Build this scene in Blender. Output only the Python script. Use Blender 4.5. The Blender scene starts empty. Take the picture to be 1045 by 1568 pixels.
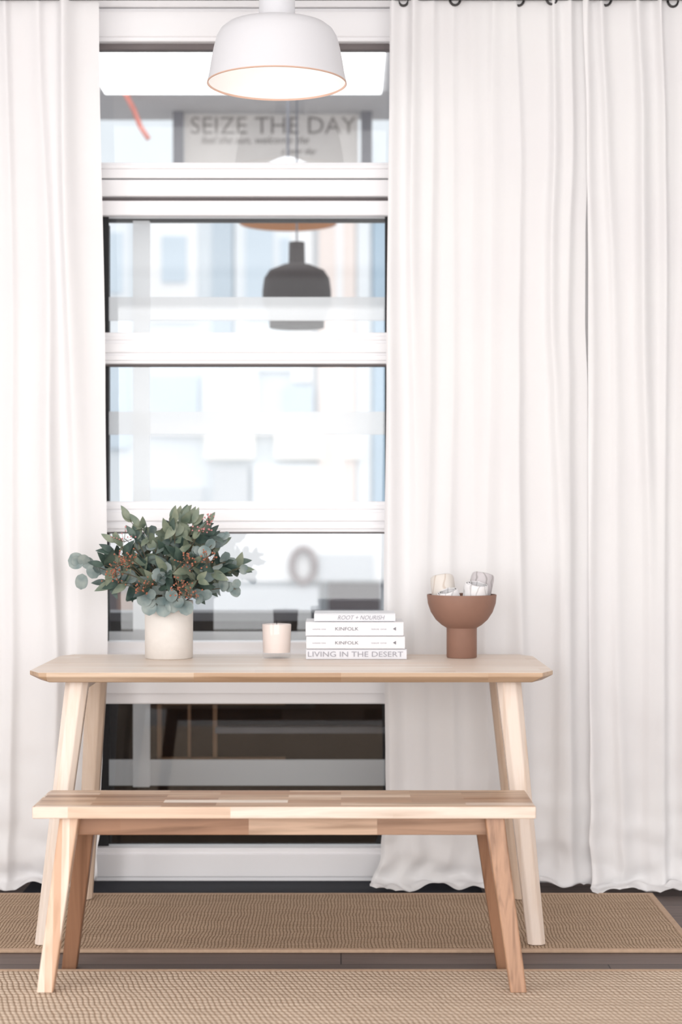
import bpy, bmesh, math, random
from mathutils import Vector, Matrix, noise
random.seed(7)
scene = bpy.context.scene
COL = scene.collection

# ------------------------------------------------------------------ helpers
def lin(c):
    out = []
    for v in c[:3]:
        v = v / 255.0
        out.append(v / 12.92 if v <= 0.04045 else ((v + 0.055) / 1.055) ** 2.4)
    return (out[0], out[1], out[2], 1.0)

def new_mat(name):
    m = bpy.data.materials.new(name)
    m.use_nodes = True
    nt = m.node_tree
    return m, nt, nt.nodes["Principled BSDF"]

def N(nt, typ, **kw):
    n = nt.nodes.new(typ)
    for k, v in kw.items():
        setattr(n, k, v)
    return n

def coords(nt, scale=(1, 1, 1), rot=(0, 0, 0)):
    tc = N(nt, "ShaderNodeTexCoord")
    mp = N(nt, "ShaderNodeMapping")
    mp.inputs["Scale"].default_value = scale
    mp.inputs["Rotation"].default_value = rot
    nt.links.new(tc.outputs["Object"], mp.inputs["Vector"])
    return mp.outputs["Vector"]

def ramp(nt, fac, stops, interp='LINEAR'):
    r = N(nt, "ShaderNodeValToRGB")
    r.color_ramp.interpolation = interp
    el = r.color_ramp.elements
    while len(el) < len(stops):
        el.new(0.5)
    for e, (p, c) in zip(el, stops):
        e.position = p
        e.color = c
    nt.links.new(fac, r.inputs["Fac"])
    return r.outputs["Color"]

def mixrgb(nt, a, b, fac=0.5, mode='MIX'):
    m = N(nt, "ShaderNodeMixRGB", blend_type=mode)
    for sock, v in ((m.inputs["Color1"], a), (m.inputs["Color2"], b), (m.inputs["Fac"], fac)):
        if hasattr(v, "node"):
            nt.links.new(v, sock)
        else:
            sock.default_value = v
    return m.outputs["Color"]

def bump(nt, bsdf, height, strength=0.3, dist=0.002):
    b = N(nt, "ShaderNodeBump")
    b.inputs["Strength"].default_value = strength
    b.inputs["Distance"].default_value = dist
    nt.links.new(height, b.inputs["Height"])
    nt.links.new(b.outputs["Normal"], bsdf.inputs["Normal"])

def noise_tex(nt, vec, scale, detail=4, rough=0.5, out="Fac"):
    n = N(nt, "ShaderNodeTexNoise")
    n.inputs["Scale"].default_value = scale
    n.inputs["Detail"].default_value = detail
    n.inputs["Roughness"].default_value = rough
    nt.links.new(vec, n.inputs["Vector"])
    return n.outputs[out]

def plain(name, rgb, rough=0.5, var=0.06, nscale=12, metallic=0, bumpk=0.0, spec=None):
    m, nt, b = new_mat(name)
    v = coords(nt)
    f = noise_tex(nt, v, nscale)
    c = lin(rgb)
    lo = tuple(x * (1 - var) for x in c[:3]) + (1,)
    hi = tuple(min(1, x * (1 + var)) for x in c[:3]) + (1,)
    nt.links.new(ramp(nt, f, [(0.3, lo), (0.7, hi)]), b.inputs["Base Color"])
    b.inputs["Roughness"].default_value = rough
    b.inputs["Metallic"].default_value = metallic
    if spec is not None:
        b.inputs["Specular IOR Level"].default_value = spec
    if bumpk:
        bump(nt, b, noise_tex(nt, v, nscale * 8), bumpk, 0.002)
    return m

def wood(name, stops, axis='X', lam=(0.4, 0.05), grain=0.25, rough=0.45, shift=0.0, dens=1.0):
    """glued-lamella wood: brick pattern gives each stave its own tone, stretched noise is grain"""
    m, nt, b = new_mat(name)
    tc = N(nt, "ShaderNodeTexCoord")
    sp = N(nt, "ShaderNodeSeparateXYZ")
    nt.links.new(tc.outputs["Object"], sp.inputs[0])
    cb = N(nt, "ShaderNodeCombineXYZ")
    order = {'X': ("X", "Y", "Z"), 'Z': ("Z", "X", "Y"), 'XZ': ("X", "Z", "Y")}[axis]
    for i, o in enumerate(order):
        nt.links.new(sp.outputs[o], cb.inputs[i])
    mp = N(nt, "ShaderNodeMapping")
    mp.inputs["Location"].default_value = (shift, shift * 0.37, shift * 1.3)
    nt.links.new(cb.outputs[0], mp.inputs["Vector"])
    br = N(nt, "ShaderNodeTexBrick")
    br.offset = 0.43
    br.inputs["Color1"].default_value = (0, 0, 0, 1)
    br.inputs["Color2"].default_value = (1, 1, 1, 1)
    br.inputs["Mortar Size"].default_value = 0.0
    br.inputs["Scale"].default_value = 1.0
    br.inputs["Brick Width"].default_value = lam[0]
    br.inputs["Row Height"].default_value = lam[1]
    nt.links.new(mp.outputs[0], br.inputs["Vector"])
    base = ramp(nt, br.outputs["Color"], stops)
    g = N(nt, "ShaderNodeMapping")
    g.inputs["Scale"].default_value = (2.2 * dens, 38 * dens, 38 * dens)
    nt.links.new(mp.outputs[0], g.inputs["Vector"])
    addv = N(nt, "ShaderNodeVectorMath", operation='ADD')
    nt.links.new(g.outputs[0], addv.inputs[0])
    nt.links.new(br.outputs["Color"], addv.inputs[1])
    nz = N(nt, "ShaderNodeTexNoise")
    nz.inputs["Scale"].default_value = 1.0
    nz.inputs["Detail"].default_value = 6
    nz.inputs["Distortion"].default_value = 0.6
    nt.links.new(addv.outputs[0], nz.inputs["Vector"])
    k = 1 - grain
    dark = ramp(nt, nz.outputs["Fac"], [(0.32, (k, k * 0.93, k * 0.86, 1)), (0.55, (1, 1, 1, 1)), (0.72, (1 - grain * .4,) * 3 + (1,))])
    col = mixrgb(nt, base, dark, 1.0, 'MULTIPLY')
    nt.links.new(col, b.inputs["Base Color"])
    b.inputs["Roughness"].default_value = rough
    bump(nt, b, nz.outputs["Fac"], 0.12, 0.0008)
    return m

def link(ob, parent=None):
    COL.objects.link(ob)
    if parent is not None:
        ob.parent = parent
    return ob

def empty(name, loc=(0, 0, 0)):
    e = bpy.data.objects.new(name, None)
    e.empty_display_size = 0.05
    COL.objects.link(e)
    return e

def obj_from_bm(name, bm, mats, parent=None, smooth=False, bevel=0.0, seg=2):
    me = bpy.data.meshes.new(name)
    bmesh.ops.recalc_face_normals(bm, faces=bm.faces[:])
    bm.to_mesh(me)
    bm.free()
    if not isinstance(mats, (list, tuple)):
        mats = [mats]
    for m in mats:
        me.materials.append(m)
    if smooth:
        for p in me.polygons:
            p.use_smooth = True
    ob = bpy.data.objects.new(name, me)
    link(ob, parent)
    if bevel:
        md = ob.modifiers.new("bevel", 'BEVEL')
        md.width = bevel
        md.segments = seg
        md.limit_method = 'ANGLE'
        md.angle_limit = math.radians(35)
    return ob

def bm_box(bm, x0, x1, y0, y1, z0, z1, mi=0):
    vs = [bm.verts.new(p) for p in ((x0, y0, z0), (x1, y0, z0), (x1, y1, z0), (x0, y1, z0),
                                     (x0, y0, z1), (x1, y0, z1), (x1, y1, z1), (x0, y1, z1))]
    for f in ((0, 3, 2, 1), (4, 5, 6, 7), (0, 1, 5, 4), (1, 2, 6, 5), (2, 3, 7, 6), (3, 0, 4, 7)):
        fc = bm.faces.new([vs[i] for i in f])
        fc.material_index = mi

def box(name, x0, x1, y0, y1, z0, z1, mat, parent=None, bevel=0.0):
    bm = bmesh.new()
    bm_box(bm, x0, x1, y0, y1, z0, z1)
    return obj_from_bm(name, bm, mat, parent, bevel=bevel)

def loft(bm, rings, mi=0, caps=True, closed=True):
    vr = [[bm.verts.new(p) for p in r] for r in rings]
    n = len(vr[0])
    for a, b in zip(vr[:-1], vr[1:]):
        for i in range(n if closed else n - 1):
            j = (i + 1) % n
            f = bm.faces.new((a[i], a[j], b[j], b[i]))
            f.material_index = mi
    if caps:
        for r in (vr[0], vr[-1]):
            f = bm.faces.new(r)
            f.material_index = mi

def lathe(name, prof, center, mat, parent=None, segs=72, caps=False, smooth=True, mis=None):
    bm = bmesh.new()
    rings = []
    for r, z in prof:
        rings.append([bm.verts.new((center[0] + max(r, 1e-5) * math.cos(2 * math.pi * i / segs),
                                    center[1] + max(r, 1e-5) * math.sin(2 * math.pi * i / segs),
                                    center[2] + z)) for i in range(segs)])
    for k, (a, b) in enumerate(zip(rings[:-1], rings[1:])):
        for i in range(segs):
            j = (i + 1) % segs
            f = bm.faces.new((a[i], a[j], b[j], b[i]))
            if mis:
                f.material_index = mis[k]
    me = bpy.data.meshes.new(name)
    bmesh.ops.remove_doubles(bm, verts=bm.verts[:], dist=1e-4)
    bmesh.ops.recalc_face_normals(bm, faces=bm.faces[:])
    bm.to_mesh(me)
    bm.free()
    for m in (mat if isinstance(mat, (list, tuple)) else [mat]):
        me.materials.append(m)
    for p in me.polygons:
        p.use_smooth = smooth
    ob = bpy.data.objects.new(name, me)
    link(ob, parent)
    if smooth:
        md = ob.modifiers.new("edges", 'EDGE_SPLIT')
        md.split_angle = math.radians(40)
    return ob

def tube(bm, pts, rad, segs=6, mi=0):
    rings = []
    up = Vector((0.13, 0.2, 1)).normalized()
    for i, p in enumerate(pts):
        p = Vector(p)
        a = Vector(pts[max(0, i - 1)])
        b = Vector(pts[min(len(pts) - 1, i + 1)])
        t = (b - a).normalized()
        s = t.cross(up)
        if s.length < 1e-3:
            s = t.cross(Vector((1, 0, 0)))
        s.normalize()
        u = s.cross(t)
        r = rad[i] if isinstance(rad, (list, tuple)) else rad
        rings.append([p + (s * math.cos(2 * math.pi * k / segs) + u * math.sin(2 * math.pi * k / segs)) * r for k in range(segs)])
    loft(bm, rings, mi)

# ------------------------------------------------------------------ materials
M_wall = plain("wall_paint", (244, 244, 245), 0.7, 0.01, 3)
M_ceil = plain("ceiling_paint", (247, 247, 247), 0.8, 0.01, 3)
M_frame = plain("window_frame_white", (250, 249, 251), 0.35, 0.01, 4)
M_black = plain("rubber_gasket", (14, 14, 18), 0.6, 0.1)
M_gap = plain("window_gap_shadow_grey", (116, 108, 108), 0.7, 0.05)
M_navy = plain("floor_strip_dark", (14, 18, 30), 0.6, 0.1, spec=0.2)
M_lampw = plain("lamp_white_enamel", (228, 228, 232), 0.4, 0.01, 5)
M_lampin = plain("lamp_white_inside", (252, 250, 248), 0.5, 0.01, 5)
M_rim = plain("lamp_rim_warm", (222, 184, 164), 0.5, 0.02, 5)
M_metal = plain("rod_metal", (70, 68, 68), 0.3, 0.05, metallic=1)

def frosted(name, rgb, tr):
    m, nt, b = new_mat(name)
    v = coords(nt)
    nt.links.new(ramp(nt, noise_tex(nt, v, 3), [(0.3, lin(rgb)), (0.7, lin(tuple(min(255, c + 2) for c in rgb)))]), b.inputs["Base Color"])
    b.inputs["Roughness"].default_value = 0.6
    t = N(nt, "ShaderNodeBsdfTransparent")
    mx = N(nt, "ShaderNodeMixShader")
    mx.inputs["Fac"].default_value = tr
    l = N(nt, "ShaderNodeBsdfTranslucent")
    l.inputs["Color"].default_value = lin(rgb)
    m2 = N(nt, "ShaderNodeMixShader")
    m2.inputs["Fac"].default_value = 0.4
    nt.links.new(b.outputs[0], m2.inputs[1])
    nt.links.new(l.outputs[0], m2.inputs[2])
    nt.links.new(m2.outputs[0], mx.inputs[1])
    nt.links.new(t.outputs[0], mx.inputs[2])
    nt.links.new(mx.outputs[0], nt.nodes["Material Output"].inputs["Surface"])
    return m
M_frame2 = frosted("glass_reflection_white", (253, 252, 252), 0.35)  # semi-transparent white for the modelled glass reflections

def curtain_mat():
    m, nt, b = new_mat("curtain_white_linen")
    v = coords(nt)
    w1 = N(nt, "ShaderNodeTexNoise"); w1.inputs["Scale"].default_value = 420
    nt.links.new(v, w1.inputs["Vector"])
    c = ramp(nt, noise_tex(nt, v, 2.5), [(0.3, lin((248, 246, 247))), (0.7, lin((251, 250, 250)))])
    nt.links.new(c, b.inputs["Base Color"])
    b.inputs["Roughness"].default_value = 0.9
    b.inputs["Specular IOR Level"].default_value = 0.1
    bump(nt, b, w1.outputs["Fac"], 0.08, 0.0006)
    tr = N(nt, "ShaderNodeBsdfTranslucent")
    tr.inputs["Color"].default_value = lin((250, 248, 248))
    mx = N(nt, "ShaderNodeMixShader")
    mx.inputs["Fac"].default_value = 0.18
    nt.links.new(b.outputs[0], mx.inputs[1])
    nt.links.new(tr.outputs[0], mx.inputs[2])
    nt.links.new(mx.outputs[0], nt.nodes["Material Output"].inputs["Surface"])
    return m
M_curtain = curtain_mat()

def thin_glass(name, tint, gl):
    m, nt, b = new_mat(name)
    nt.nodes.remove(b)
    t = N(nt, "ShaderNodeBsdfTransparent")
    t.inputs["Color"].default_value = tint
    g = N(nt, "ShaderNodeBsdfGlossy")
    g.inputs["Roughness"].default_value = 0.02
    mx = N(nt, "ShaderNodeMixShader")
    mx.inputs["Fac"].default_value = gl
    nt.links.new(t.outputs[0], mx.inputs[1])
    nt.links.new(g.outputs[0], mx.inputs[2])
    nt.links.new(mx.outputs[0], nt.nodes["Material Output"].inputs["Surface"])
    return m
M_glass = thin_glass("window_glass", (0.97, 0.985, 0.99, 1), 0.045)

def emis(name, col, s):
    m, nt, b = new_mat(name)
    b.inputs["Base Color"].default_value = col
    b.inputs["Emission Color"].default_value = col
    b.inputs["Emission Strength"].default_value = s
    return m

M_table = wood("birch_table_top", [(0.0, lin((226, 211, 198))), (0.35, lin((234, 220, 208))), (0.7, lin((222, 205, 190))), (1.0, lin((238, 228, 218)))], 'X', (0.55, 0.06), 0.09, 0.4)
M_tedge = wood("birch_table_edge", [(0.0, lin((206, 176, 148))), (0.5, lin((186, 154, 124))), (1.0, lin((218, 194, 170)))], 'X', (0.4, 0.2), 0.25, 0.45)
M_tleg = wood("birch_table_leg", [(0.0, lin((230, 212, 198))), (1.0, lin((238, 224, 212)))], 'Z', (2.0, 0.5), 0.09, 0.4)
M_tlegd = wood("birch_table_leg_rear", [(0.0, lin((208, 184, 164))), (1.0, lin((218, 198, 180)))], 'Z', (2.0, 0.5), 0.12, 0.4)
ST = [(0.0, lin((152, 112, 84))), (0.18, lin((206, 176, 150))), (0.36, lin((178, 138, 108))), (0.55, lin((244, 231, 218))), (0.7, lin((200, 165, 136))), (0.85, lin((224, 199, 176))), (1.0, lin((168, 126, 96)))]
M_bench = wood("acacia_bench_seat", ST, 'X', (0.31, 0.042), 0.38, 0.35, shift=3.1)
M_bfront = wood("acacia_bench_front", [(0.0, lin((198, 162, 134))), (0.4, lin((243, 230, 219))), (1.0, lin((216, 184, 158)))], 'X', (0.4, 0.3), 0.3, 0.4, shift=1.7)
M_brail = wood("acacia_bench_rail", [(0.0, lin((164, 122, 94))), (0.5, lin((214, 184, 160))), (1.0, lin((192, 153, 123)))], 'X', (0.32, 0.3), 0.38, 0.4, shift=.55)
M_bleg_l = wood("acacia_leg_light", [(0.0, lin((244, 231, 219))), (0.5, lin((232, 206, 184))), (1.0, lin((208, 166, 136)))], 'Z', (3.0, 0.018), 0.2, 0.4, shift=0.4)
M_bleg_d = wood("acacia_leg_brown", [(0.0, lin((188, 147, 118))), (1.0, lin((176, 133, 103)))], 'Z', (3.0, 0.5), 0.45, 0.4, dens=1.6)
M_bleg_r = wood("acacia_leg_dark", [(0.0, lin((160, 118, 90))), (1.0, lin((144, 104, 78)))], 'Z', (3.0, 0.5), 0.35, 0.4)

def floor_mat():
    m, nt, b = new_mat("dark_plank_floor")
    v = coords(nt)
    br = N(nt, "ShaderNodeTexBrick")
    br.inputs["Color1"].default_value = lin((100, 88, 84)); br.inputs["Color2"].default_value = lin((122, 106, 100))
    br.inputs["Mortar"].default_value = lin((56, 48, 46))
    br.inputs["Scale"].default_value = 1; br.inputs["Mortar Size"].default_value = 0.002
    br.inputs["Brick Width"].default_value = 1.4; br.inputs["Row Height"].default_value = 0.14
    nt.links.new(v, br.inputs["Vector"])
    v2 = coords(nt, (3, 40, 1))
    g = noise_tex(nt, v2, 1.0, 6, 0.6)
    c = mixrgb(nt, br.outputs["Color"], ramp(nt, g, [(0.3, (.72, .72, .72, 1)), (0.7, (1, 1, 1, 1))]), 1.0, 'MULTIPLY')
    nt.links.new(c, b.inputs["Base Color"])
    b.inputs["Roughness"].default_value = 0.55
    b.inputs["Specular IOR Level"].default_value = 0.3
    bump(nt, b, g, 0.15, 0.001)
    return m
M_floor = floor_mat()

def rug_mat(name, lo, mid, hi, fx, fy, diag):
    """woven sisal: product of two sine waves = yarn cells"""
    m, nt, b = new_mat(name)
    tc = N(nt, "ShaderNodeTexCoord")
    nz = N(nt, "ShaderNodeTexNoise"); nz.inputs["Scale"].default_value = 9; nz.inputs["Detail"].default_value = 3
    nt.links.new(tc.outputs["Object"], nz.inputs["Vector"])
    wob = N(nt, "ShaderNodeVectorMath", operation='MULTIPLY_ADD')
    wob.inputs[1].default_value = (0.02, 0.02, 0)
    nt.links.new(nz.outputs["Color"], wob.inputs[0]); nt.links.new(tc.outputs["Object"], wob.inputs[2])
    sp = N(nt, "ShaderNodeSeparateXYZ"); nt.links.new(wob.outputs[0], sp.inputs[0])
    def mth(op, a, bb, c=None):
        n = N(nt, "ShaderNodeMath", operation=op)
        for i, vv in enumerate((a, bb, c)):
            if vv is None: continue
            if hasattr(vv, "node"): nt.links.new(vv, n.inputs[i])
            else: n.inputs[i].default_value = vv
        return n.outputs[0]
    X, Y = sp.outputs["X"], sp.outputs["Y"]
    px = mth('MULTIPLY', X, fx)
    py = mth('MULTIPLY', Y, fy)
    pxx = mth('ADD', px, mth('MULTIPLY', py, diag))
    a = mth('ABSOLUTE', mth('SINE', pxx, 0), 0)
    c = mth('ABSOLUTE', mth('SINE', py, 0), 0)
    h = mth('MULTIPLY', mth('POWER', a, 0.6), mth('POWER', c, 0.6))
    fine = noise_tex(nt, tc.outputs["Object"], 260, 3, 0.7)
    hh = mth('ADD', h, mth('MULTIPLY', fine, 0.6))
    mp = N(nt, "ShaderNodeMapping"); mp.inputs["Scale"].default_value = (4, 60, 1)
    nt.links.new(tc.outputs["Object"], mp.inputs["Vector"])
    streak = noise_tex(nt, mp.outputs[0], 1.0, 5, 0.65)
    base = ramp(nt, hh, [(0.25, lo), (0.75, mid), (1.25, hi)])
    col = mixrgb(nt, base, ramp(nt, streak, [(0.3, (.76, .74, .72, 1)), (0.65, (1, 1, 1, 1))]), 0.85, 'MULTIPLY')
    nt.links.new(col, b.inputs["Base Color"])
    b.inputs["Roughness"].default_value = 0.95
    b.inputs["Specular IOR Level"].default_value = 0.1
    bump(nt, b, hh, 0.8, 0.005)
    return m
M_rug1 = rug_mat("sisal_rug_brown", lin((122, 98, 77)), lin((188, 159, 133)), lin((210, 185, 161)), 330, 210, 0.0)
M_rug2 = rug_mat("sisal_rug_light", lin((130, 105, 85)), lin((210, 183, 159)), lin((234, 215, 195)), 230, 130, 0.5)
M_bind = plain("rug_binding", (186, 158, 134), 0.9, 0.08, 60, bumpk=0.4)

# ------------------------------------------------------------------ room shell
WY = 5.66   # inner face of the window wall
box("floor", -2.7, 2.7, -2.0, 5.9, -0.08, 0.0, M_floor)
box("ceiling", -2.7, 2.7, -2.0, 5.8, 3.0, 3.08, M_ceil)
bm = bmesh.new()
bm_box(bm, -2.7, -1.0, WY, 5.80, 0, 3.0)
bm_box(bm, 0.45, 2.7, WY, 5.80, 0, 3.0)
obj_from_bm("wall_back", bm, M_wall)
box("wall_left", -2.8, -2.7, -2.0, 5.8, 0, 3.0, M_wall)
box("wall_right", 2.7, 2.8, -2.0, 5.8, 0, 3.0, M_wall)
box("trim_1", -0.99, 0.44, 5.47, 5.655, 0.0005, 0.006, M_navy)  # near-black strip laid on the floor below the window

# ------------------------------------------------------------------ window
win = empty("window_1")
X0, X1 = -1.0, 0.45
def bar(name, z0, z1, y0=5.665, y1=5.74, mat=M_frame, bev=0.004, x0=X0, x1=X1):
    return box(name, x0, x1, y0, y1, z0, z1, mat, win, bev)
bar("header_frame", 2.812, 3.0)
bar("header_sash", 2.703, 2.810, 5.672)
bar("header_sash_lip", 2.716, 2.800, 5.664, 5.69)
bar("header_shadow_gap", 2.684, 2.704, 5.70, mat=M_gap)
bar("transom_upper", 2.262, 2.313, 5.668)
bar("transom_upper_bead", 2.291, 2.305, 5.660, 5.69, bev=0.003)
bar("transom_seal", 2.257, 2.263, 5.69, 5.73, M_gap, 0)
bar("transom_lower", 2.204, 2.258, 5.668)
bar("transom_gap", 2.190, 2.205, 5.70, 5.73, M_gap, 0)
bar("sash_top_rail", 2.143, 2.191, 5.672)
for nm, a, b_ in (("glazing_bar_upper", 1.665, 1.766), ("glazing_bar_lower", 1.124, 1.223)):
    bar(nm, a, b_)
    bar(nm + "_bead_top", b_ - 0.026, b_ - 0.012, 5.660, 5.69, bev=0.003)
    bar(nm + "_bead_mid", a + 0.035, b_ - 0.034, 5.657, 5.69, bev=0.003)
    bar(nm + "_bead_low", a + 0.010, a + 0.028, 5.660, 5.69, bev=0.003)
    bar(nm + "_seal", a - 0.005, a + 0.001, 5.69, 5.73, M_gap, 0)
bar("middle_rail", 0.572, 0.772)
bar("middle_rail_bead", 0.605, 0.74, 5.655, 5.69, bev=0.003)
bar("bottom_rail", 0.0, 0.109)
bar("bottom_rail_bead", 0.018, 0.092, 5.656, 5.69, bev=0.003)
for nm, xa, xb in (("gasket_left", -0.80, -0.752), ("gasket_right", 0.142, 0.20)):
    box(nm, xa, xb, 5.70, 5.711, 0.109, 2.19, M_black, win)
box("stile_left", -1.0, -0.80, 5.675, 5.74, 0.1, 2.75, M_frame, win, 0.004)
box("stile_right", 0.20, 0.45, 5.675, 5.74, 0.1, 2.75, M_frame, win, 0.004)
box("glass_pane", -0.99, 0.44, 5.712, 5.716, 0.10, 2.70, M_glass, win)
# outer lattice: pale strips stand in for bar reflections in the glass
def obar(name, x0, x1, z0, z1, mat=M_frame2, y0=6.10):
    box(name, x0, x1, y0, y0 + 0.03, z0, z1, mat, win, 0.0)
obar("reflection_upright", -0.716, -0.660, 0.244, 2.192, y0=6.065)
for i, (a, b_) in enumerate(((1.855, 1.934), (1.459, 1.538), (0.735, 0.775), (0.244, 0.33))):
    obar("reflection_bar_%d" % i, -1.1, 0.5, a, b_)
obar("outer_head", -1.1, 0.5, 2.193, 2.26, M_black, 6.09)
obar("outer_dark_stile", -1.1, -0.808, 0.2, 2.19, M_black, 6.14)
obar("outer_dark_stile_right", 0.155, 0.5, 0.2, 2.19, M_black, 6.14)

# ------------------------------------------------------------------ world beyond the glass
M_pave = plain("pavement_grey", (160, 158, 160), 0.9, 0.1)
box("street_ground", -14, 14, 5.95, 40, -0.2, -0.02, M_pave)
M_park = plain("backing_dark", (18, 14, 15), 0.8, 0.3, 6, spec=0.1)
M_oak = plain("oak_frame", (112, 80, 54), 0.6, 0.1)
M_gunm = plain("dark_grey_steel", (84, 84, 90), 0.5, 0.1)
par = empty("dark_backing_wall")  # invented dark wall, added to make the lower pane black
box("backing_wall_body", -2.0, 1.6, 6.35, 6.5, -0.02, 0.80, M_park, par)
box("backing_wall_cap", -2.0, 1.6, 6.33, 6.52, 0.80, 0.83, M_gunm, par)
box("glass_glimmer_strip", -0.45, 0.25, 6.30, 6.34, 0.40, 0.42, M_gunm, par)  # grey strip modelling a glimmer on the glass
bm = bmesh.new()
for xa, xb, za, zb in ((-.66, -.645, .25, .52), (-.46, -.445, .25, .52), (-.66, -.2, .50, .515), (-.66, -.2, .30, .31), (-.55, -.54, .3, .52)):
    bm_box(bm, xa, xb, 6.325, 6.348, za, zb)
obj_from_bm("backing_wall_oak_frame", bm, M_oak, par)

can = empty("canopy_roof")
M_canopy = plain("canopy_grey", (206, 204, 205), 0.8, 0.03)
box("canopy_slab", -3.0, 3.0, 7.0, 9.0, 3.2, 3.3, M_canopy, can)
box("reflected_light_panel", -1.12, 0.19, 7.62, 8.38, 3.185, 3.199, emis("panel_emission", (1, 1, 1, 1), 3.0), can)  # glowing panel stands in for a ceiling light reflected in the glass
M_beam = plain("canopy_beam_dark", (120, 120, 128), 0.7, 0.05)
box("canopy_post_a", -0.84, -0.79, 8.8, 8.86, 2.80, 3.2, M_beam, can)
box("canopy_post_b", 0.10, 0.155, 8.8, 8.86, 2.80, 3.2, M_beam, can)
bm = bmesh.new()
tube(bm, [(-1.03, 8.40, 3.197), (-1.0, 8.5, 3.14), (-0.97, 8.52, 3.06), (-0.93, 8.52, 3.0)], 0.013, 8)
obj_from_bm("red_cable", bm, plain("cable_red", (226, 140, 128), 0.6), can, smooth=True)

sign = empty("hanging_sign")
box("sign_board", -0.785, 0.085, 8.82, 8.84, 2.88, 3.19, plain("sign_board_grey", (214, 208, 204), 0.7, 0.03), sign)
M_stext = plain("sign_lettering", (138, 131, 128), 0.7, 0.05)
def text(name, s, x0, x1, y, zbase, h, mat, parent, ext=0.0006, shear=0.0):
    cu = bpy.data.curves.new(name, 'FONT')
    cu.body = s
    cu.size = 1.0
    cu.extrude = 0.0
    cu.shear = shear
    cu.resolution_u = 3
    ob = bpy.data.objects.new(name, cu)
    COL.objects.link(ob)
    bpy.context.view_layer.update()
    bb = [Vector(c) for c in ob.bound_box]
    bx0 = min(v.x for v in bb); bx1 = max(v.x for v in bb)
    by0 = min(v.y for v in bb); by1 = max(v.y for v in bb)
    sx = (x1 - x0) / (bx1 - bx0); sy = h / (by1 - by0)
    dg = bpy.context.evaluated_depsgraph_get()
    me = bpy.data.meshes.new_from_object(ob.evaluated_get(dg))
    bpy.data.objects.remove(ob)
    for v in me.vertices:
        px, py = v.co.x, v.co.y
        v.co = (x0 + (px - bx0) * sx, y, zbase + (py - by0) * sy)
    me.materials.clear()
    me.materials.append(mat)
    o = bpy.data.objects.new(name, me)
    return link(o, parent)
text("sign_headline", "SEIZE THE DAY", -0.752, 0.075, 8.817, 3.090, 0.086, M_stext, sign)
text("sign_script", "feel the sun, welcome the", -0.70, -0.16, 8.817, 3.035, 0.045, M_stext, sign, shear=0.4)
text("sign_script_b", "a new day", -0.30, -0.12, 8.817, 2.98, 0.04, M_stext, sign, shear=0.4)

# building across the street
fac = empty("building_facade")
C = {k: plain("facade_" + k, v, 0.8, 0.03, 2) for k, v in dict(
    base=(229, 235, 240), pale=(239, 243, 247), blue=(211, 224, 235), deep=(172, 195, 213), slate=(196, 209, 220),
    peach=(244, 230, 224), cream=(251, 248, 242), grey=(214, 217, 221), white=(250, 250, 251), dark=(84, 78, 82), brown=(138, 112, 100)).items()}
box("facade_wall", -9, 9, 16.0, 16.4, -0.1, 5.6, C["base"], fac)
def fp(k, x0, x1, z0, z1, d=0.05, i=[0]):
    i[0] += 1
    box("facade_panel_%d" % i[0], x0, x1, 16.0 - d, 16.0, z0, z1, C[k], fac)
fp("pale", -2.15, -1.92, 2.7, 3.95); fp("blue", -2.1, -1.98, 3.2, 3.75, .07)
fp("white", -1.74, -1.30, 2.95, 3.9); fp("blue", -1.62, -1.40, 3.3, 3.72, .07); fp("slate", -1.16, -0.98, 2.6, 3.9)
fp("pale", -0.96, -0.30, 2.5, 4.2); fp("blue", -0.86, -0.62, 2.95, 3.8, .07); fp("white", -0.45, -0.26, 2.4, 4.6, .06)
fp("blue", -0.55, -0.47, 2.9, 3.7, .07)
fp("peach", -0.20, -0.05, 0.8, 4.8, .09); fp("white", -0.05, 0.02, 0.8, 4.8, .07); fp("peach", 0.02, 0.13, 0.8, 4.8, .08)
fp("pale", 0.14, 0.27, 1.0, 4.6); fp("deep", 0.29, 0.42, 0.9, 3.9, .08)
fp("blue", -2.1, -1.92, 1.8, 2.6); fp("blue", -1.72, -1.30, 1.98, 2.46); fp("pale", -1.25, -0.75, 2.05, 2.52, .06)
fp("blue", -0.50, -0.25, 2.0, 2.36, .07); fp("white", -1.75, -0.2, 1.92, 2.02, .08)
fp("cream", -1.23, -0.78, 1.70, 1.95, .12); fp("cream", -0.60, -0.16, 1.70, 1.95, .12); fp("cream", 0.03, 0.18, 1.70, 1.95, .12)
fp("grey", -1.16, -0.84, 1.25, 1.62, .08); fp("pale", -0.80, -0.2, 1.2, 1.66, .07); fp("grey", -1.75, -1.25, 1.25, 1.45, .06)
fp("white", -2.4, 0.6, 0.60, 1.08, .10); fp("grey", -0.2, 0.3, 0.60, 0.85, .12); fp("dark", -0.12, 0.36, 0.26, 0.58, .15)
fp("dark", -2.2, -1.78, 0.1, 0.56, .15); fp("brown", -2.0, -1.80, 0.25, 0.5, .17); fp("grey", -1.3, -0.2, 0.2, 0.55, .12)
bm = bmesh.new()
ring = [(-0.34 + 0.10 * math.cos(t * math.pi / 16), 15.86, 0.74 + 0.15 * math.sin(t * math.pi / 16)) for t in range(33)]
tube(bm, ring, 0.035, 8)
obj_from_bm("door_wreath", bm, plain("ring_grey", (140, 128, 130), 0.8), fac, smooth=True)  # stand-in ring for an unidentified round shape

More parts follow.
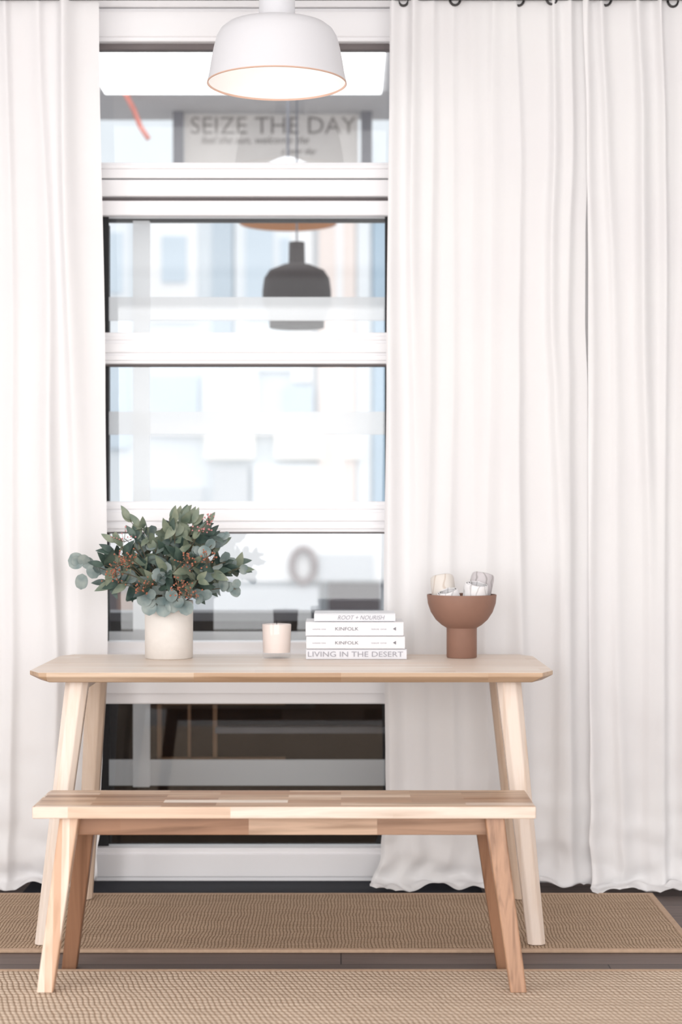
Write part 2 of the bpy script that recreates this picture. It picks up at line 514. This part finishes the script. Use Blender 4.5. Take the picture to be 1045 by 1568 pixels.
# pendant reflections in the glass, modelled as lamps under the canopy
M_copper = plain("copper_orange_inside", (226, 146, 76), 0.5, 0.03)
M_shade_d = plain("shade_dark_brown", (52, 42, 44), 0.7, 0.05, spec=0.1)
cp = empty("copper_pendant_reflection")
lathe("shade_outer", [(0.02, 0.30), (0.05, 0.29), (0.12, 0.255), (0.17, 0.19), (0.20, 0.10), (0.222, 0.0)], (-0.241, 8.0, 2.505), M_lampw, cp)
lathe("shade_inner", [(0.0, 0.05), (0.10, 0.045), (0.18, 0.03), (0.221, 0.002)], (-0.241, 8.0, 2.505), M_copper, cp)
lathe("cord", [(0.006, 0.29), (0.006, 0.69)], (-0.241, 8.0, 2.505), M_beam, cp, 10)
dp = empty("dark_pendant_reflection")
lathe("shade", [(0.0, 0.215), (0.034, 0.213), (0.036, 0.12), (0.06, 0.115), (0.12, 0.09), (0.143, 0.055), (0.15, 0.0), (0.15, -0.05), (0.12, -0.13), (0.12, -0.16), (0.0, -0.16)], (-0.193, 7.7, 2.16), M_shade_d, dp)
lathe("cord", [(0.004, 0.215), (0.004, 1.03)], (-0.193, 7.7, 2.16), M_beam, dp, 10)

# ------------------------------------------------------------------ curtains
def smooth01(t):
    t = max(0.0, min(1.0, t))
    return t * t * (3 - 2 * t)

def interp(tab, z):
    tab = sorted(tab)
    if z <= tab[0][0]: return tab[0][1]
    for (a, va), (b_, vb) in zip(tab[:-1], tab[1:]):
        if z <= b_:
            return va + (vb - va) * smooth01((z - a) / (b_ - a))
    return tab[-1][1]

def curtain(name, left, right, seed, spacing=0.085, amp=0.042, y0=5.535, nu=320, nv=240, puddle=0.05, rings=()):
    par = empty(name)
    rnd = random.Random(seed)
    top = 2.83
    wid = interp(right, 1.4) - interp(left, 1.4)
    ridges = []
    s = 0.012
    while s < wid - 0.006:
        ridges.append((s, rnd.uniform(-0.05, 0.05), rnd.uniform(0.014, 0.032), rnd.uniform(0.5, 1.25) * amp,
                       rnd.uniform(0, 6.28), rnd.uniform(0.8, 2.2), rnd.uniform(-1, 1)))
        s += spacing * rnd.uniform(0.55, 1.5)
    def fold(d, z):
        h = 1 - z / top
        v = 0
        for x0_, dr, w, a, ph, fr, sl in ridges:
            c = x0_ + dr * h + 0.006 * math.sin(ph + z * fr * 2)
            ww = w * (0.75 + 0.55 * h)
            q = (d - c) / ww
            q = q * (1.5 if q * sl > 0 else 0.8)
            aa = a * (0.72 + 0.28 * math.sin(ph + z * fr))
            v += aa / math.cosh(q) ** 2 if abs(q) < 12 else 0
        return v
    bm = bmesh.new()
    grid = []
    for j in range(nv + 1):
        row = []
        t = (j / nv)
        for i in range(nu + 1):
            u = i / nu
            excess_len = puddle * (0.5 + 1.1 * (0.5 + 0.5 * noise.noise(Vector((u * 5, seed * 2.1, 0)))))
            L = (top + excess_len) * (1 - (1 - t) ** 1.35)
            zz = top - L
            kf = 0.018
            z = kf * math.log(1 + math.exp(min(60, zz / kf))) + 0.004 if zz < 0.5 else zz
            exc = max(0.0, z - 0.004 - zz) if zz < 0.5 else 0
            xl = interp(left, z); xr = interp(right, z)
            x = xl + (xr - xl) * u
            y = y0 + 0.012 - fold(u * wid, max(z, 0.0))
            y += 0.010 * noise.noise(Vector((x * 3 + seed, z * 0.9, 0.5)))
            low = math.exp(-max(z, 0) / 0.17)
            n1 = noise.noise(Vector((x * 7.5 + seed * 3, z * 13, 2.2)))
            n2 = noise.noise(Vector((x * 16 + seed, z * 20 - exc * 10, 7.7)))
            y += low * (0.055 * n1 + 0.022 * n2)
            x += low * 0.020 * noise.noise(Vector((x * 8, z * 9, seed + 5)))
            y -= exc * 0.75
            z += (abs(n1) * 0.07 + abs(n2) * 0.03) * smooth01(exc / 0.03)
            row.append(bm.verts.new((x, max(min(y, 5.62), 5.40), z)))
        grid.append(row)
    for j in range(nv):
        for i in range(nu):
            bm.faces.new((grid[j][i], grid[j][i + 1], grid[j + 1][i + 1], grid[j + 1][i]))
    obj_from_bm("fabric", bm, M_curtain, par, smooth=True)
    bm = bmesh.new()
    xl = interp(left, 2.78); xr = interp(right, 2.78)
    for x in rings:
        y = y0 + 0.012 - fold((x - xl) / (xr - xl) * wid, 2.78)
        pts = [(x + 0.017 * math.cos(k * math.pi / 10), y - 0.004, 2.799 + 0.021 * math.sin(k * math.pi / 10)) for k in range(21)]
        tube(bm, pts, 0.004, 8)
    obj_from_bm("eyelets", bm, M_metal, par, smooth=True)
    return par

curtain("curtain", [(0, -1.62), (2.8, -1.62)], [(0, -0.775), (0.25, -0.755), (0.8, -0.734), (1.6, -0.742), (2.8, -0.762)], 3, 0.10, puddle=0.045, rings=(-1.5, -1.38, -1.25, -1.12))
curtain("curtain.001", [(0, 0.085), (0.12, 0.125), (0.3, 0.140), (0.9, 0.134), (1.6, 0.142), (2.8, 0.153)],
        [(0, 0.790), (1.0, 0.785), (1.55, 0.776), (1.8, 0.768), (2.05, 0.769), (2.3, 0.776), (2.8, 0.765)], 12, 0.075, puddle=0.06, rings=(0.196, 0.358, 0.558, 0.66))
curtain("curtain.002", [(0, 0.780), (1.0, 0.776), (1.9, 0.776), (2.4, 0.770), (2.8, 0.757)], [(0, 1.70), (2.8, 1.68)], 25, 0.085, y0=5.54, puddle=0.09, rings=(0.832, 1.045, 1.2, 1.35, 1.5))
rod = empty("curtain_rod")
bm = bmesh.new()
tube(bm, [(-1.75, 5.52, 2.80), (1.85, 5.52, 2.80)], 0.010, 16)
obj_from_bm("rod", bm, M_metal, rod, smooth=True)
for i, x in enumerate((-1.7, 1.8)):
    box("bracket_%d" % i, x - .01, x + .01, 5.52, WY, 2.792, 2.808, M_metal, rod)

# ------------------------------------------------------------------ rugs
def rug(name, x0, x1, y0, y1, mat, bind=True):
    par = empty(name)
    b_ = 0.020 if bind else 0.0
    box("weave", x0 + b_, x1 - b_, y0 + b_, y1 - b_, 0.0005, 0.010, mat, par, 0.002)
    if bind:
        bm = bmesh.new()
        bm_box(bm, x0, x1, y0, y0 + b_, 0.0005, 0.0105)
        bm_box(bm, x0, x1, y1 - b_, y1, 0.0005, 0.0105)
        bm_box(bm, x0, x0 + b_, y0 + b_, y1 - b_, 0.0005, 0.0105)
        bm_box(bm, x1 - b_, x1, y0 + b_, y1 - b_, 0.0005, 0.0105)
        obj_from_bm("binding", bm, M_bind, par, bevel=0.003)
rug("sisal_rug", -1.75, 0.965, 4.735, 5.455, M_rug1)
rug("sisal_rug.001", -1.9, 1.9, 1.6, 4.535, M_rug2)

# ------------------------------------------------------------------ furniture
def leg(name, top, bot, wt, wb, mat, parent, ch=0.28):
    """tapered, chamfered leg between two points (cut level at both ends)"""
    bm = bmesh.new()
    rings = []
    for k in range(9):
        t = k / 8
        c = Vector(top).lerp(Vector(bot), t)
        wx = (wt[0] + (wb[0] - wt[0]) * t) / 2
        wy = (wt[1] + (wb[1] - wt[1]) * t) / 2
        ring = []
        for sx, sy, o in ((-1, -1, 0), (-1, -1, 1), (1, -1, 1), (1, -1, 0), (1, 1, 0), (1, 1, 1), (-1, 1, 1), (-1, 1, 0)):
            cx = wx * ch; cy = wy * ch
            if o == 0: ring.append((c.x + sx * wx, c.y + sy * (wy - cy), c.z))
            else: ring.append((c.x + sx * (wx - cx), c.y + sy * wy, c.z))
        rings.append(ring)
    loft(bm, rings)
    return obj_from_bm(name, bm, mat, parent, bevel=0.003)

# --- dining table
tb = empty("wooden_dining_table")
TX0, TX1, TY0, TY1 = -0.858, 0.584, 4.785, 5.43
def outline(inset, cx, cy):
    x0, x1, y0, y1 = TX0 + inset, TX1 - inset, TY0 + inset * 0.6, TY1 - inset * 0.6
    return [(x0 + cx, y0), (x1 - cx, y0), (x1, y0 + cy), (x1, y1 - cy), (x1 - cx, y1), (x0 + cx, y1), (x0, y1 - cy), (x0, y0 + cy)]
bm = bmesh.new()
levels = [(0.750, 0.0, 0), (0.738, 0.0, 1), (0.722, 0.028, 1)]
rings = [[bm.verts.new((x, y, z)) for x, y in outline(ins, 0.036, 0.075)] for z, ins, _ in levels]
f = bm.faces.new(rings[0]); f.material_index = 0
f = bm.faces.new(rings[-1]); f.material_index = 1
for a, b_ in zip(rings[:-1], rings[1:]):
    for i in range(8):
        j = (i + 1) % 8
        f = bm.faces.new((a[i], a[j], b_[j], b_[i])); f.material_index = 1
obj_from_bm("table_top", bm, [M_table, M_tedge], tb, bevel=0.002)
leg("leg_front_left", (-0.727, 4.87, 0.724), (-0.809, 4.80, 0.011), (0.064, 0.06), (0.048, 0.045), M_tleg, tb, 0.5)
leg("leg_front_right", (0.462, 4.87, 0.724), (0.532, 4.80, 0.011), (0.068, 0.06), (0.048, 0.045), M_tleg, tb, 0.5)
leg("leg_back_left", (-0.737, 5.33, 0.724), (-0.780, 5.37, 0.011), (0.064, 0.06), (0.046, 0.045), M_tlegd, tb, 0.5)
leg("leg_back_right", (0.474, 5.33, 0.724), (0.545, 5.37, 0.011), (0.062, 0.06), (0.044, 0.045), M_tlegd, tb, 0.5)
box("crossrail_left", -0.745, -0.715, 4.87, 5.33, 0.688, 0.723, M_tlegd, tb, 0.003)
box("crossrail_right", 0.452, 0.482, 4.87, 5.33, 0.688, 0.723, M_tlegd, tb, 0.003)

# --- bench
bn = empty("acacia_wood_bench")
bm = bmesh.new()
bm_box(bm, -0.760, 0.480, 4.334, 4.60, 0.430, 0.460)
bm.normal_update()
for fc in bm.faces:
    fc.material_index = 1 if abs(fc.normal.y) > .5 else 0
obj_from_bm("seat", bm, [M_bench, M_bfront], bn, bevel=0.003)
box("rail_front", -0.655, 0.368, 4.392, 4.414, 0.380, 0.430, M_brail, bn, 0.002)
box("rail_back", -0.640, 0.355, 4.535, 4.557, 0.380, 0.430, M_brail, bn, 0.002)
leg("leg_front_left", (-0.672, 4.372, 0.430), (-0.724, 4.320, 0.011), (0.047, 0.040), (0.040, 0.036), M_bleg_l, bn, 0.12)
leg("leg_front_right", (0.380, 4.372, 0.430), (0.434, 4.320, 0.011), (0.048, 0.040), (0.040, 0.036), M_bleg_d, bn, 0.12)
leg("leg_back_left", (-0.652, 4.560, 0.430), (-0.706, 4.585, 0.0005), (0.048, 0.040), (0.038, 0.036), M_bleg_r, bn, 0.12)
leg("leg_back_right", (0.362, 4.560, 0.430), (0.424, 4.585, 0.0005), (0.046, 0.040), (0.038, 0.036), M_bleg_r, bn, 0.12)

# ------------------------------------------------------------------ white pendant lamp
pl = empty("white_pendant_lamp")
PC = (-0.185, 5.09, 2.425)
prof = [(0.052, 0.575), (0.052, 0.190), (0.055, 0.182), (0.062, 0.178), (0.115, 0.172), (0.145, 0.163), (0.163, 0.149), (0.174, 0.130), (0.182, 0.10), (0.189, 0.065), (0.1955, 0.025), (0.2015, 0.0)]
lathe("shade_outer", prof, PC, M_lampw, pl, 96)
lathe("shade_inner", [(0.0, 0.140), (0.12, 0.135), (0.160, 0.115), (0.178, 0.07), (0.197, 0.0015)], PC, M_lampin, pl, 96)
lathe("shade_rim", [(0.2015, 0.0), (0.2020, -0.003), (0.199, -0.004), (0.197, 0.0015)], PC, M_rim, pl, 96)
lathe("bulb", [(0.0, 0.055), (0.02, 0.06), (0.034, 0.08), (0.036, 0.10), (0.025, 0.125), (0.016, 0.139)], PC, emis("bulb_glow", (1, 0.98, 0.955, 1), 6.5), pl, 32)

# ------------------------------------------------------------------ plant in ceramic pot
pt = empty("potted_eucalyptus")
PX, PY = -0.516, 5.285
M_pot = plain("pot_cream_ceramic", (230, 224, 218), 0.75, 0.03, 40, bumpk=0.25)
lathe("ceramic_pot", [(0.0, 0.0), (0.069, 0.0), (0.0715, 0.003), (0.0725, 0.17), (0.0715, 0.1725), (0.068, 0.1725), (0.067, 0.16), (0.066, 0.02), (0.0, 0.02)], (PX, PY, 0.7505), M_pot, pt, 80)
M_soil = plain("pot_moss", (70, 66, 50), 0.9, 0.2, 60, bumpk=0.5)
lathe("pot_filling", [(0.0, 0.150), (0.066, 0.150), (0.066, 0.14)], (PX, PY, 0.7505), M_soil, pt, 40)

def leafmat(name, a, b_, rough=0.55):
    m, nt, bs = new_mat(name)
    oi = N(nt, "ShaderNodeTexCoord")
    f = noise_tex(nt, oi.outputs["Object"], 26, 2)
    nt.links.new(ramp(nt, f, [(0.35, lin(a)), (0.65, lin(b_))]), bs.inputs["Base Color"])
    bs.inputs["Roughness"].default_value = rough
    return m
M_euc = leafmat("leaf_eucalyptus", (108, 126, 126), (152, 162, 158))
M_dark = leafmat("leaf_dark_green", (44, 63, 60), (80, 99, 88), 0.4)
M_mid = leafmat("leaf_mid_green", (98, 114, 98), (138, 145, 124), 0.45)
M_stem = plain("stem_brown", (96, 84, 66), 0.8, 0.1)
M_berry = plain("berry_rust", (168, 104, 80), 0.6, 0.15, 60)
M_pink = plain("berry_pink", (206, 140, 140), 0.6, 0.1, 60)
PM = [M_euc, M_dark, M_mid, M_stem, M_berry, M_pink]

def leaf(bm, base, d, nrm, L, W, mi, rnd_shape, curl=0.12):
    d = Vector(d).normalized()
    s = d.cross(Vector(nrm))
    if s.length < 1e-3: s = d.cross(Vector((0, 1, 0.2)))
    s.normalize()
    n = s.cross(d).normalized()
    base = Vector(base)
    K = 8
    rows = []
    for k in range(K + 1):
        t = k / K
        if rnd_shape: w = math.sqrt(max(0, 1 - (2 * t - 1) ** 2)) ** 0.9
        else: w = (math.sin(math.pi * t ** 0.8)) ** 0.85 if 0 < t < 1 else 0
        w = max(w, 0.02) * W / 2
        c = base + d * (L * t) - n * (curl * L * t * t)
        rows.append([bm.verts.new(c - s * w + n * w * 0.22), bm.verts.new(c), bm.verts.new(c + s * w + n * w * 0.22)])
    for a, b_ in zip(rows[:-1], rows[1:]):
        for i in (0, 1):
            f = bm.faces.new((a[i], a[i + 1], b_[i + 1], b_[i])); f.material_index = mi; f.smooth = True

R = random.Random(5)
bm = bmesh.new()
TOP = Vector((PX, PY, 0.915))
def stem(target, kind, nleaf=9, sag=0.03, start=0.28):
    tg = Vector(target)
    s0 = TOP + Vector((R.uniform(-.035, .035), R.uniform(-.035, .035), -0.01))
    mid = s0.lerp(tg, 0.5) + Vector((0, 0, sag + 0.02))
    pts = []
    for k in range(13):
        t = k / 12
        pts.append(s0 * (1 - t) ** 2 + mid * 2 * t * (1 - t) + tg * t * t)
    tube(bm, pts, [0.0022 - 0.0012 * k / 12 for k in range(13)], 5, 3)
    for k in range(nleaf):
        t = start + (1 - start) * (k + 0.5) / nleaf
        p = s0 * (1 - t) ** 2 + mid * 2 * t * (1 - t) + tg * t * t
        tan = ((mid - s0) * (1 - t) + (tg - mid) * t).normalized()
        side = Vector((R.uniform(-1, 1), R.uniform(-1, 0.6), R.uniform(-.8, .9))).normalized()
        d = (tan * R.uniform(0.2, 0.9) + side).normalized()
        nrm = Vector((R.uniform(-.6, .6), -1, R.uniform(-.2, .9)))
        if kind == 'euc':
            r = R.uniform(0.034, 0.050) * (1 - 0.2 * t)
            leaf(bm, p + d * .004, d, nrm, r, r * 0.95, 0, True, 0.1)
        elif kind == 'dark':
            L = R.uniform(0.055, 0.080)
            leaf(bm, p, d, nrm, L, L * R.uniform(.36, .46), 1 if R.random() < 0.72 else 2, False, 0.2)
        elif kind == 'mid':
            L = R.uniform(0.042, 0.062)
            leaf(bm, p, d, nrm, L, L * .5, 2, False, 0.2)
    if kind in ('dark', 'mid'):
        L = 0.05
        leaf(bm, tg, (tg - mid), Vector((0, -1, .3)), L, L * .4, 1 if kind == 'dark' else 2, False)
    if kind in ('berry', 'pink'):
        for k in range(26 if kind == 'berry' else 14):
            o = Vector((R.gauss(0, .016), R.gauss(0, .012), R.gauss(0, .014)))
            c = tg + o
            r = R.uniform(.0020, .0036)
            res = bmesh.ops.create_icosphere(bm, subdivisions=1, radius=r, matrix=Matrix.Translation(c))
            for v in res['verts']:
                for f in v.link_faces: f.material_index = 4 if kind == 'berry' else 5; f.smooth = True
            tube(bm, [tg - Vector((0, 0, .012)), c], 0.0006, 3, 3)
    return pts

for i in range(36):
    az = R.uniform(0, 2 * math.pi)
    el = R.uniform(-0.25, 1.35)
    rx = 0.200 * math.cos(el) * math.cos(az)
    ry = 0.11 * math.cos(el) * math.sin(az)
    rz = 0.06 + 0.165 * math.sin(el)
    stem((PX + 0.008 + rx * R.uniform(.85, 1.08), PY - 0.01 + ry, 0.950 + rz * R.uniform(.8, 1.02)), 'dark' if R.random() < 0.66 else 'mid', 8)
stem((-0.775, 5.22, 1.035), 'euc', 9, 0.03, .35)
leaf(bm, (-0.760, 5.22, 1.04), (-1, 0, 0.1), (0, -1, 0.1), .050, .050, 0, True)
leaf(bm, (-0.766, 5.22, 1.005), (-0.1, 0, -1), (0.1, -1, 0.1), .048, .038, 0, True)
leaf(bm, (-0.745, 5.22, 1.03), (0.5, 0, -.9), (0, -1, 0.1), .044, .038, 0, True)
for tg in ((-0.575, 5.22, 1.14), (-0.62, 5.25, 1.10), (-0.35, 5.22, 1.115), (-0.30, 5.24, 1.02), (-0.66, 5.2, 0.985),
           (-0.545, 5.18, 0.93), (-0.48, 5.18, 0.925), (-0.41, 5.19, 0.93), (-0.38, 5.18, 1.09), (-0.31, 5.2, 0.96), (-0.34, 5.18, 1.04), (-0.52, 5.17, 1.0)):
    stem(tg, 'euc', 6, 0.02, .5)
for tg in ((-0.70, 5.20, 1.03), (-0.69, 5.22, 0.98), (-0.67, 5.2, 1.07)):
    stem(tg, 'dark', 6, 0.02, .55)
for x, z in ((-0.565, .905), (-0.525, .90), (-0.50, .912), (-0.455, .905), (-0.575, .93), (-.53, 1.0)):
    leaf(bm, (x, 5.195, z + 0.022), (R.uniform(-.3, .3), -.25, -1), (R.uniform(-.2, .2), -1, .1), .045, .045, 0, True)
for tg in ((-0.655, 5.14, 1.01), (-0.615, 5.13, 1.05), (-0.47, 5.12, 0.975), (-0.45, 5.12, 1.05), (-0.65, 5.13, 1.04), (-0.39, 5.13, 1.05), (-0.44, 5.12, 0.955), (-0.58, 5.13, 0.97)):
    stem(tg, 'berry')
for tg in ((-0.39, 5.20, 1.165), (-0.41, 5.18, 1.14), (-0.64, 5.20, 1.11)):
    stem(tg, 'pink')
for tg in ((-0.63, 5.26, 1.165), (-0.47, 5.26, 1.16), (-0.44, 5.25, 1.155)):
    stem(tg, 'mid', 6, .01, .5)
ob = obj_from_bm("foliage", bm, PM, pt)

# ------------------------------------------------------------------ candle
cd = empty("glass_candle")
CC = (-0.193, 5.29, 0.7505)
mg = thin_glass("candle_glass", (0.985, 0.98, 0.98, 1), 0.035)
M_wax = plain("candle_wax_blush", (252, 240, 233), 0.6, 0.01)
lathe("glass_tumbler", [(0.0, 0.0), (0.040, 0.0), (0.0425, 0.004), (0.046, 0.104), (0.0455, 0.106), (0.0440, 0.104), (0.0405, 0.016), (0.0, 0.015)], CC, mg, cd, 64)
lathe("wax", [(0.0, 0.0165), (0.0400, 0.0165), (0.0436, 0.099), (0.042, 0.101), (0.0, 0.100)], CC, M_wax, cd, 64)
lathe("wick", [(0.0, 0.112), (0.001, 0.112), (0.001, 0.100)], CC, M_black, cd, 8)

# ------------------------------------------------------------------ books
bk = empty("book_stack")
M_page = plain("book_pages", (238, 234, 228), 0.9, 0.04, 90)
M_ink = plain("book_ink", (130, 128, 134), 0.7, 0.05)
M_ink2 = plain("book_ink_light", (168, 166, 174), 0.7, 0.05)
def book(i, x0, x1, z0, z1, y0, cover, dep=0.19):
    m = plain("book_cover_%d" % i, cover, 0.45, 0.01)
    bm = bmesh.new()
    th = 0.0025
    bm_box(bm, x0, x1, y0, y0 + dep, z0, z0 + th)
    bm_box(bm, x0, x1, y0, y0 + dep, z1 - th, z1)
    bm_box(bm, x0, x1, y0, y0 + 0.003, z0 + th, z1 - th)
    obj_from_bm("cover_%d" % i, bm, m, bk, bevel=0.001)
    box("pages_%d" % i, x0 + .004, x1 - .004, y0 + .003, y0 + dep - .004, z0 + th, z1 - th, M_page, bk)
book(0, -0.104, 0.195, 0.7508, 0.780, 5.225, (230, 230, 235))
book(1, -0.103, 0.190, 0.7815, 0.8185, 5.227, (236, 235, 237))
book(2, -0.105, 0.186, 0.8200, 0.8610, 5.230, (234, 233, 236))
book(3, -0.080, 0.162, 0.8625, 0.8860, 5.236, (228, 229, 233), 0.17)
text("title_0", "LIVING IN THE DESERT", -0.098, 0.184, 5.2235, 0.7585, 0.0155, M_ink2, bk)
text("title_1", "KINFOLK", -0.017, 0.052, 5.2255, 0.7950, 0.0095, M_ink, bk)
text("title_2", "KINFOLK", -0.017, 0.052, 5.2285, 0.8360, 0.0100, M_ink, bk)
text("title_3", "ROOT + NOURISH", -0.01, 0.130, 5.2345, 0.8680, 0.0125, M_ink2, bk, shear=.3)
for i, (z, yy) in enumerate(((0.8, 5.2255), (0.841, 5.2285))):
    bm = bmesh.new()
    v = [bm.verts.new(p) for p in ((0.154, yy, z), (0.163, yy, z + .0055), (0.163, yy, z - .0055))]
    bm.faces.new(v)
    obj_from_bm("logo_%d" % i, bm, M_ink, bk)
    text("subtitle_%d" % i, "volume nine", -0.085, -0.045, yy, z - .003, 0.005, M_ink2, bk)
    text("subtitle_b%d" % i, "issue one", 0.09, 0.135, yy, z - .003, 0.005, M_ink2, bk)

# ------------------------------------------------------------------ pedestal bowl with rolled napkins
bw = empty("pedestal_bowl")
BC = (0.363, 5.30, 0.7505)
M_clay = plain("clay_brown_matte", (144, 108, 92), 0.6, 0.04, 20)
prof = [(0.0, 0.0), (0.0435, 0.0), (0.0455, 0.003), (0.0455, 0.088), (0.0460, 0.0895), (0.060, 0.098), (0.078, 0.114), (0.093, 0.137), (0.102, 0.163), (0.1045, 0.187),
        (0.1040, 0.1895), (0.1015, 0.1895), (0.0990, 0.165), (0.088, 0.138), (0.070, 0.116), (0.045, 0.102), (0.0, 0.098)]
lathe("bowl_body", prof, BC, M_clay, bw, 96)
nr = empty("rolled_napkins")
nr.parent = bw
def cloth_mat(name, a, b_, sc):
    m, nt, bs = new_mat(name)
    v = coords(nt, (1, 1, 1))
    w = N(nt, "ShaderNodeTexWave")
    w.inputs["Scale"].default_value = sc; w.inputs["Distortion"].default_value = 9; w.inputs["Detail"].default_value = 2
    nt.links.new(v, w.inputs["Vector"])
    nt.links.new(ramp(nt, w.outputs["Fac"], [(0.0, lin(a)), (0.12, lin(b_)), (1.0, lin(b_))]), bs.inputs["Base Color"])
    bs.inputs["Roughness"].default_value = 0.85
    return m
def roll(name, c, d, L, r, mat, turns=2.3):
    d = Vector(d).normalized()
    s = d.cross(Vector((0, 1, 0.1))).normalized(); u = s.cross(d)
    bm = bmesh.new()
    n = 90; rows = []
    c = Vector(c)
    for q, (fl, fr) in enumerate(((0, .9), (.12, 1.0), (.5, 1.02), (.88, 1.0), (.97, .95), (1.0, .88))):
        row = []
        for k in range(n + 1):
            t = k / n
            ang = t * turns * 2 * math.pi
            rr = r * (0.62 + 0.38 * t) * (1 + 0.02 * math.sin(ang * 3)) * fr
            row.append(bm.verts.new(c + s * math.cos(ang) * rr + u * math.sin(ang) * rr + d * (L * fl * (1 + 0.02 * math.sin(ang * 1.3)))))
        rows.append(row)
    for a, b_ in zip(rows[:-1], rows[1:]):
        for k in range(n):
            bm.faces.new((a[k], a[k + 1], b_[k + 1], b_[k]))
    ob = obj_from_bm(name, bm, mat, nr, smooth=True)
    sd = ob.modifiers.new("thick", 'SOLIDIFY'); sd.thickness = 0.0016
Mw = cloth_mat("napkin_white", (200, 198, 198), (238, 236, 237), 14)
Mc = cloth_mat("napkin_cream", (206, 192, 180), (226, 219, 212), 10)
Mgy = cloth_mat("napkin_grey", (164, 158, 158), (206, 200, 202), 16)
roll("napkin_cream", (0.315, 5.31, 0.905), (-0.10, 0.15, 1.0), 0.092, 0.039, Mc)
roll("napkin_white", (0.335, 5.265, 0.895), (-0.30, -0.25, 1.0), 0.062, 0.036, Mw)
roll("napkin_white_b", (0.396, 5.262, 0.895), (0.12, -0.25, 1.0), 0.082, 0.039, Mw)
roll("napkin_grey", (0.412, 5.325, 0.905), (0.22, 0.1, 1.0), 0.098, 0.038, Mgy)

# ------------------------------------------------------------------ lights
w = bpy.data.worlds.new("World")
scene.world = w
w.use_nodes = True
bg = w.node_tree.nodes["Background"]
bg.inputs["Color"].default_value = (0.99, 0.985, 0.985, 1)
bg.inputs["Strength"].default_value = 1.5

def area(name, loc, target, sx, sy, power, col=(1, 1, 1)):
    l = bpy.data.lights.new(name, 'AREA')
    l.shape = 'RECTANGLE'; l.size = sx; l.size_y = sy; l.energy = power; l.color = col
    o = bpy.data.objects.new(name, l)
    o.location = loc
    o.rotation_euler = (Vector(target) - Vector(loc)).to_track_quat('-Z', 'Y').to_euler()
    COL.objects.link(o)
area("front_fill", (0.0, -1.7, 1.38), (0.0, 5.0, 1.0), 5.0, 2.7, 145, (1, 0.99, 0.985))  # unseen area light behind the camera, added as broad front fill
area("side_fill", (-2.62, 3.1, 1.25), (0.0, 4.6, 0.8), 2.2, 2.2, 45, (1, 0.99, 0.985))  # unseen side light, added to rake across the curtain folds
area("ceiling_fill", (-0.2, 3.0, 2.95), (-0.1, 4.2, 0.0), 3.2, 1.3, 20, (1, 0.985, 0.975))  # unseen overhead area light, added as soft fill

# ------------------------------------------------------------------ camera
cam = bpy.data.cameras.new("Camera")
cam.sensor_width = 36.0
cam.sensor_fit = 'AUTO'
cam.lens = 2700 / 1568 * 36
cam.shift_y = 9 / 1568
cam.dof.use_dof = True
cam.dof.focus_distance = 4.9
cam.dof.aperture_fstop = 2.0
co = bpy.data.objects.new("Camera", cam)
co.location = (0, 0, 1.17)
co.rotation_euler = (math.radians(90), 0, 0)
COL.objects.link(co)
scene.camera = co
scene.view_settings.view_transform = 'Standard'
scene.view_settings.look = 'None'
scene.view_settings.exposure = 0.0
